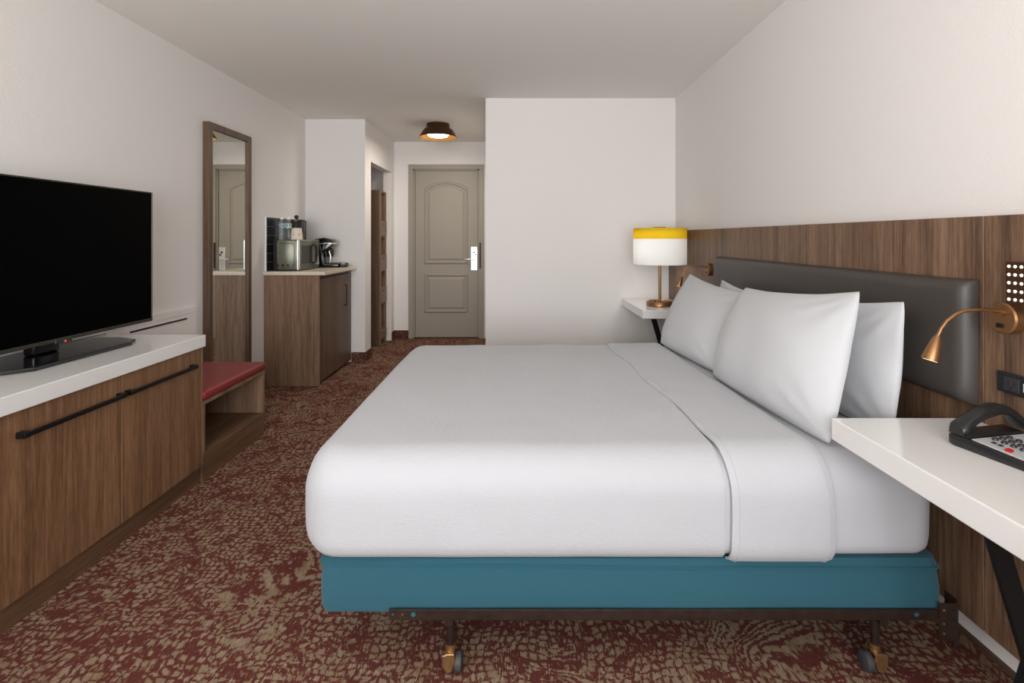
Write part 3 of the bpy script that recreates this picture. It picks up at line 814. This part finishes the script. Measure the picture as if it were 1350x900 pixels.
# ------------------------------------------------------------------ mirror
mr = thing('wall_mirror', 'tall wood-framed mirror hung on the left wall above the bench', 'mirror', (-2.107, 3.835, 0.16))
my0, my1, mz0, mz1 = 3.55, 4.12, 0.16, 2.04; fw = 0.045
B(XL+0.001, -2.085, my0, my0+fw, mz0, mz1, bev=0.002).obj('frame_stile', 'walnut_s', mr)
B(XL+0.001, -2.085, my1-fw, my1, mz0, mz1, bev=0.002).obj('frame_stile', 'walnut_s', mr)
B(XL+0.001, -2.085, my0+fw, my1-fw, mz1-fw, mz1, bev=0.002).obj('frame_rail', 'walnut_s', mr)
B(XL+0.001, -2.085, my0+fw, my1-fw, mz0, mz0+fw, bev=0.002).obj('frame_rail', 'walnut_s', mr)
B(XL+0.001, -2.100, my0+fw-0.001, my1-fw+0.001, mz0+fw-0.001, mz1-fw+0.001).obj('glass', 'mirror', mr)

# ------------------------------------------------------------------ kitchenette cabinet
kc = thing('kitchenette_cabinet', 'walnut kitchenette cabinet with cream countertop in the corner', 'cabinet', (-1.89, 4.84, 0))
B(XL+0.001, -1.662, 4.408, 4.430, 0.0, 0.934, bev=0.001, seg=1).obj('side_panel', 'walnut_k', kc)
B(XL+0.001, -1.690, 4.430, YC-0.014, 0.085, 0.934).obj('carcass', 'walnut_s', kc)
B(XL+0.001, -1.730, 4.430, YC-0.014, 0, 0.085).obj('toe_kick', 'dark', kc)
B(-1.690, -1.662, 4.430, YC-0.014, 0.910, 0.934).obj('top_rail', 'walnut_s', kc)
dr = B(-1.688, -1.662, 4.446, YC-0.016, 0.030, 0.902, bev=0.001, seg=1).obj('door', 'walnut_s', kc)
MB().box(-1.640, -1.632, 5.035, 5.047, 0.60, 0.80, bev=0.001).box(-1.662, -1.634, 5.035, 5.047, 0.60, 0.608).box(-1.662, -1.634, 5.035, 5.047, 0.792, 0.80).obj('handle', 'black', dr)
MB().lathe([(0.006, 0), (0.006, 0.03)], (-1.672, 4.438, 0.83), 10).obj('hinge', 'nickel', dr)
MB().lathe([(0.006, 0), (0.006, 0.03)], (-1.672, 4.438, 0.15), 10).obj('hinge', 'nickel', dr)
ct = B(XL+0.001, -1.608, 4.39, YC-0.002, 0.935, 0.965, bev=0.003).obj('countertop', 'stone')
tag(ct, 'cream stone countertop on the walnut kitchenette cabinet', 'countertop')

# tiled backsplash
bk = thing('tile_backsplash', 'charcoal subway tile backsplash with pale grout behind the microwave', 'backsplash', (-2.125, 4.85, 0.965))
B(XL+0.0005, -2.1245, 4.432, YC-0.002, 0.966, 1.424).obj('grout_bed', 'grout', bk)
B(XL+0.0005, -2.116, 4.424, 4.432, 0.966, 1.430, bev=0.001, seg=1).obj('edge_trim', 'cord', bk, label='white edge trim')
B(XL+0.0005, -2.116, 4.432, YC-0.002, 1.424, 1.430).obj('edge_trim', 'cord', bk)
for r in range(6):
    z = 0.967+r*0.0762; y = 4.434-(0.0762 if r % 2 else 0.0)*1
    while y < YC-0.01:
        a = max(4.434, y); b = min(YC-0.003, y+0.1485)
        if b-a > 0.01: B(-2.1245, -2.1175, a, b, z, z+0.0722, bev=0.0012, seg=1).obj('tile', 'tile', bk)
        y += 0.1525

# microwave
mw = thing('microwave', 'small silver microwave with black handle on the kitchenette counter', 'microwave', (-1.97, 4.69, 0.966))
mx0, mx1, my0, my1, mz0, mz1 = -2.085, -1.862, 4.475, 4.925, 0.974, 1.232
MB().box(mx0, mx1-0.010, my0, my1, mz0, mz1, bev=0.010, seg=3).obj('body', 'steel', mw, smooth=True)
MB().box(mx0-0.002, mx0+0.05, my0-0.001, my1+0.001, mz0-0.001, mz1+0.001, bev=0.010, seg=3).obj('rear_shadow_shell', 'blackpl', mw, smooth=True)  # black shell stands in for the shadow over the microwave's rear part
MB().box(mx1-0.012, mx1-0.007, my0-0.002, my1, mz0, mz1, bev=0.002).obj('door_rim', 'chrome', mw)
dr = MB().box(mx1-0.008, mx1+0.006, my0+0.006, my1-0.006, mz0+0.004, mz1-0.004, bev=0.004).obj('door', 'steel', mw)
B(mx1+0.004, mx1+0.007, my0+0.04, my1-0.16, mz0+0.05, mz1-0.05, bev=0.001).obj('window', 'steeldark', dr)
MB().tube([(mx1+0.006, my0+0.29, mz1-0.045), (mx1+0.03, my0+0.30, mz1-0.055), (mx1+0.034, my0+0.30, mz0+0.13), (mx1+0.03, my0+0.30, mz0+0.06), (mx1+0.006, my0+0.29, mz0+0.045)], 0.010, 10).obj('handle', 'black', dr, smooth=True)
for k in range(4):
    B(-2.055+k*0.045-0.0, -2.055+k*0.045+0.024, my0-0.002, my0+0.002, 1.000, 1.024, bev=0.001).obj('vent', 'blackpl', mw)
# embossed line on the side panel
pts = [(-2.03, my0-0.0012, mz1-0.030), (-1.925, my0-0.0012, mz1-0.030), (-1.908, my0-0.0012, mz1-0.036), (-1.900, my0-0.0012, mz1-0.055), (-1.900, my0-0.0012, mz0+0.045), (-1.912, my0-0.0012, mz0+0.024), (-1.94, my0-0.0012, mz0+0.018), (-2.05, my0-0.0012, mz0+0.018)]
MB().tube(pts, 0.0022, 6).obj('pressed_rib', 'steeldark', mw)
for x in (mx0+0.02, mx1-0.03):
    for y in (my0+0.03, my1-0.03): MB().lathe([(0.010, 0), (0.010, 0.010)], (x, y, 0.9655), 10).obj('foot', 'blackpl', mw)

# things standing on the microwave
def bottle(x, y, label):
    t = thing('water_bottle', label, 'bottle', (x, y, 1.2335), 'water bottles on the microwave')
    z = 1.2335
    MB().lathe([(0.002, 0), (0.022, 0), (0.026, 0.006), (0.026, 0.03), (0.0245, 0.036), (0.026, 0.042), (0.026, 0.060), (0.0245, 0.066), (0.026, 0.072), (0.026, 0.14), (0.022, 0.158), (0.013, 0.172), (0.011, 0.18)], (x, y, z), 24).obj('body', 'pet', t, smooth=True)
    MB().lathe([(0.0268, 0.10), (0.0268, 0.140), (0.0262, 0.141)], (x, y, z), 24, cap=False).obj('label_band', 'label', t, smooth=True)
    MB().lathe([(0.014, 0.176), (0.014, 0.190), (0.012, 0.193), (0.001, 0.193)], (x, y, z), 20).obj('cap', 'cord', t, smooth=True)
bottle(-2.042, 4.555, 'clear water bottle on the microwave, left of the pair')
bottle(-1.995, 4.575, 'clear water bottle on the microwave, right of the pair, next to the paper cup')
cx, cy = -1.915, 4.56
cup = thing('paper_cup', 'upside-down cream paper cup on the microwave before the ice bucket', 'cup', (cx, cy, 1.2335))
MB().lathe([(0.050, 0), (0.052, 0.003), (0.050, 0.008), (0.041, 0.098), (0.038, 0.100), (0.002, 0.099)], (cx, cy, 1.2335), 28, cap=False).obj('cup_wall', 'paper', cup, smooth=True)
mb = MB()
for k in range(6):
    a = 2*PI*k/6+0.3; mb.box(cx+0.0468*math.cos(a)-0.003, cx+0.0468*math.cos(a)+0.003, cy+0.0468*math.sin(a)-0.003, cy+0.0468*math.sin(a)+0.003, 1.270, 1.284)
mb.obj('printed_mark', plain('cup_print', lin(176, 150, 112), 0.7), cup)
ib = thing('ice_bucket', 'black round ice bucket with knobbed lid on the microwave', 'ice bucket', (-1.985, 4.72, 1.2335))
MB().lathe([(0.002, 0), (0.066, 0), (0.068, 0.006), (0.070, 0.160), (0.066, 0.165)], (-1.985, 4.72, 1.2335), 36).obj('bucket', 'blackpl', ib, smooth=True)
lid = MB().lathe([(0.072, 0.164), (0.072, 0.174), (0.060, 0.180), (0.002, 0.184)], (-1.985, 4.72, 1.2335), 36).obj('lid', 'blackpl', ib, smooth=True)
MB().lathe([(0.010, 0.182), (0.010, 0.188), (0.018, 0.194), (0.0205, 0.203), (0.018, 0.212), (0.010, 0.219), (0.002, 0.221)], (-1.985, 4.72, 1.2335), 20).obj('knob', 'blackpl', lid, smooth=True)

# coffee maker
cm = thing('coffee_maker', 'black coffee maker with silver trim on the counter beside the microwave', 'coffee maker', (-1.84, 5.05, 0.966))
y0, y1 = 4.985, 5.125; z = 0.966
MB().prism([(-1.93, z), (-1.70, z), (-1.70, z+0.035), (-1.83, z+0.04), (-1.845, z+0.15), (-1.80, z+0.165), (-1.765, z+0.20), (-1.755, z+0.235), (-1.775, z+0.268), (-1.84, z+0.285), (-1.93, z+0.27), (-1.955, z+0.23), (-1.955, z+0.03)], y0, y1, 'y', 0.006).obj('body', 'gloss', cm, smooth=True)
MB().bar((-1.888, y0-0.002, z+0.272), (-1.838, y0-0.002, z+0.035), 0.012, 0.006).obj('side_trim', 'chrome', cm)
MB().tube([(-1.865, y0-0.003, z+0.225), (-1.81, y0-0.010, z+0.232), (-1.755, y0+0.01, z+0.230), (-1.745, (y0+y1)/2, z+0.230), (-1.755, y1-0.01, z+0.230)], 0.007, 10).obj('brew_handle', 'chrome', cm, smooth=True)
MB().lathe([(0.030, 0.10), (0.034, 0.12), (0.036, 0.17)], (-1.80, (y0+y1)/2, z), 24).obj('brew_head', 'steeldark', cm, smooth=True)
MB().box(-1.835, -1.71, y0+0.008, y1-0.008, z+0.036, z+0.044, bev=0.002).obj('drip_tray', 'steeldark', cm)
MB().tube([(-1.782, y0+0.01, z+0.045), (-1.775, y0+0.01, z+0.11), (-1.79, y0+0.01, z+0.155)], 0.006, 8).obj('side_trim', 'chrome', cm, smooth=True)
cb = thing('condiment_box', 'little black condiment box beside the coffee maker at the counter end', 'box', (-1.665, 5.05, 0.966))
MB().box(-1.695, -1.635, 5.02, 5.09, 0.9655, 0.972).box(-1.695, -1.635, 5.02, 5.024, 0.972, 0.996).box(-1.695, -1.635, 5.086, 5.09, 0.972, 1.006).box(-1.695, -1.691, 5.02, 5.09, 0.972, 1.006).box(-1.639, -1.635, 5.02, 5.09, 0.972, 0.996).obj('tray', 'blackpl', cb)
B(-1.685, -1.662, 5.03, 5.08, 0.9725, 1.002, bev=0.002).obj('sachets', 'paper', cb)

# ------------------------------------------------------------------ closet tower
tw = thing('closet_shelf_tower', 'tall walnut shelf tower with three small drawers inside the open closet', 'shelf unit', (-1.79, 6.19, 0))
tx0, tx1, ta, tb_ = -2.02, -1.585, 6.02, 6.372
B(tx0, tx1, ta, ta+0.022, 0, 1.80, bev=0.001, seg=1).obj('side_panel', 'walnut_s', tw)
B(tx0, tx1, tb_-0.05, tb_, 0, 1.80, bev=0.001, seg=1).obj('side_panel', 'walnut_k', tw)
B(tx0, tx0+0.015, ta+0.022, tb_-0.05, 0, 1.80).obj('back_panel', 'walnut_s', tw)
B(tx1, tx1+0.020, ta-0.004, ta+0.04, 0, 1.80, bev=0.001, seg=1).obj('face_stile', 'walnut_k', tw)
for zz in (0.06, 0.475, 0.855, 1.255, 1.782):
    B(tx0+0.015, tx1, ta+0.022, tb_-0.05, zz, zz+0.018).obj('shelf', 'walnut_k', tw)
for (a, b) in ((1.275, 1.45), (0.876, 1.05), (0.495, 0.67), (0.08, 0.17)):
    dw = B(tx0+0.03, tx1+0.016, ta+0.043, tb_-0.053, a, b, bev=0.001, seg=1).obj('drawer', 'walnut_k', tw)
    MB().lathe([(0.010, 0), (0.010, 0.004)], (tx1+0.016, (ta+tb_)/2-0.02, b-0.04), 14, axis='x').obj('finger_hole', 'dark', dw)
dg = B(-1.560, -1.532, 5.483, 5.500, 0, 0.085, bev=0.003).obj('floor_guide', 'cord')
tag(dg, 'tiny white floor guide at the near edge of the closet opening', 'door guide')

# ------------------------------------------------------------------ hall ceiling light
fx, fy = -0.824, 5.50
cl = thing('ceiling_light', 'dark bronze flared ceiling light with glowing white disc in the hall', 'ceiling light', (fx, fy, 2.30))
MB().lathe([(0.118, 0), (0.120, -0.003), (0.122, -0.038), (0.130, -0.052), (0.152, -0.062), (0.160, -0.075), (0.198, -0.140), (0.196, -0.142), (0.156, -0.078), (0.12, -0.060)], (fx, fy, H), 56, cap=False).obj('shade', 'bronzed', cl, smooth=True)
MB().lathe([(0.1935, -0.1425), (0.154, -0.080), (0.118, -0.066), (0.02, -0.066)], (fx, fy, H), 56, cap=False).obj('inner_reflector', 'brass_in', cl, smooth=True)
MB().lathe([(0.118, -0.068), (0.112, -0.112), (0.095, -0.130), (0.05, -0.139), (0.002, -0.140)], (fx, fy, H), 40).obj('diffuser', 'diff', cl, smooth=True)
l = bpy.data.lights.new('ceiling_lamp', 'AREA'); l.shape = 'DISK'; l.size = 0.2; l.energy = 10; l.color = (1, 0.92, 0.82)
lo = bpy.data.objects.new('ceiling_lamp', l); lo.parent = cl; lo.location = (0, 0, 0.000); C.objects.link(lo)
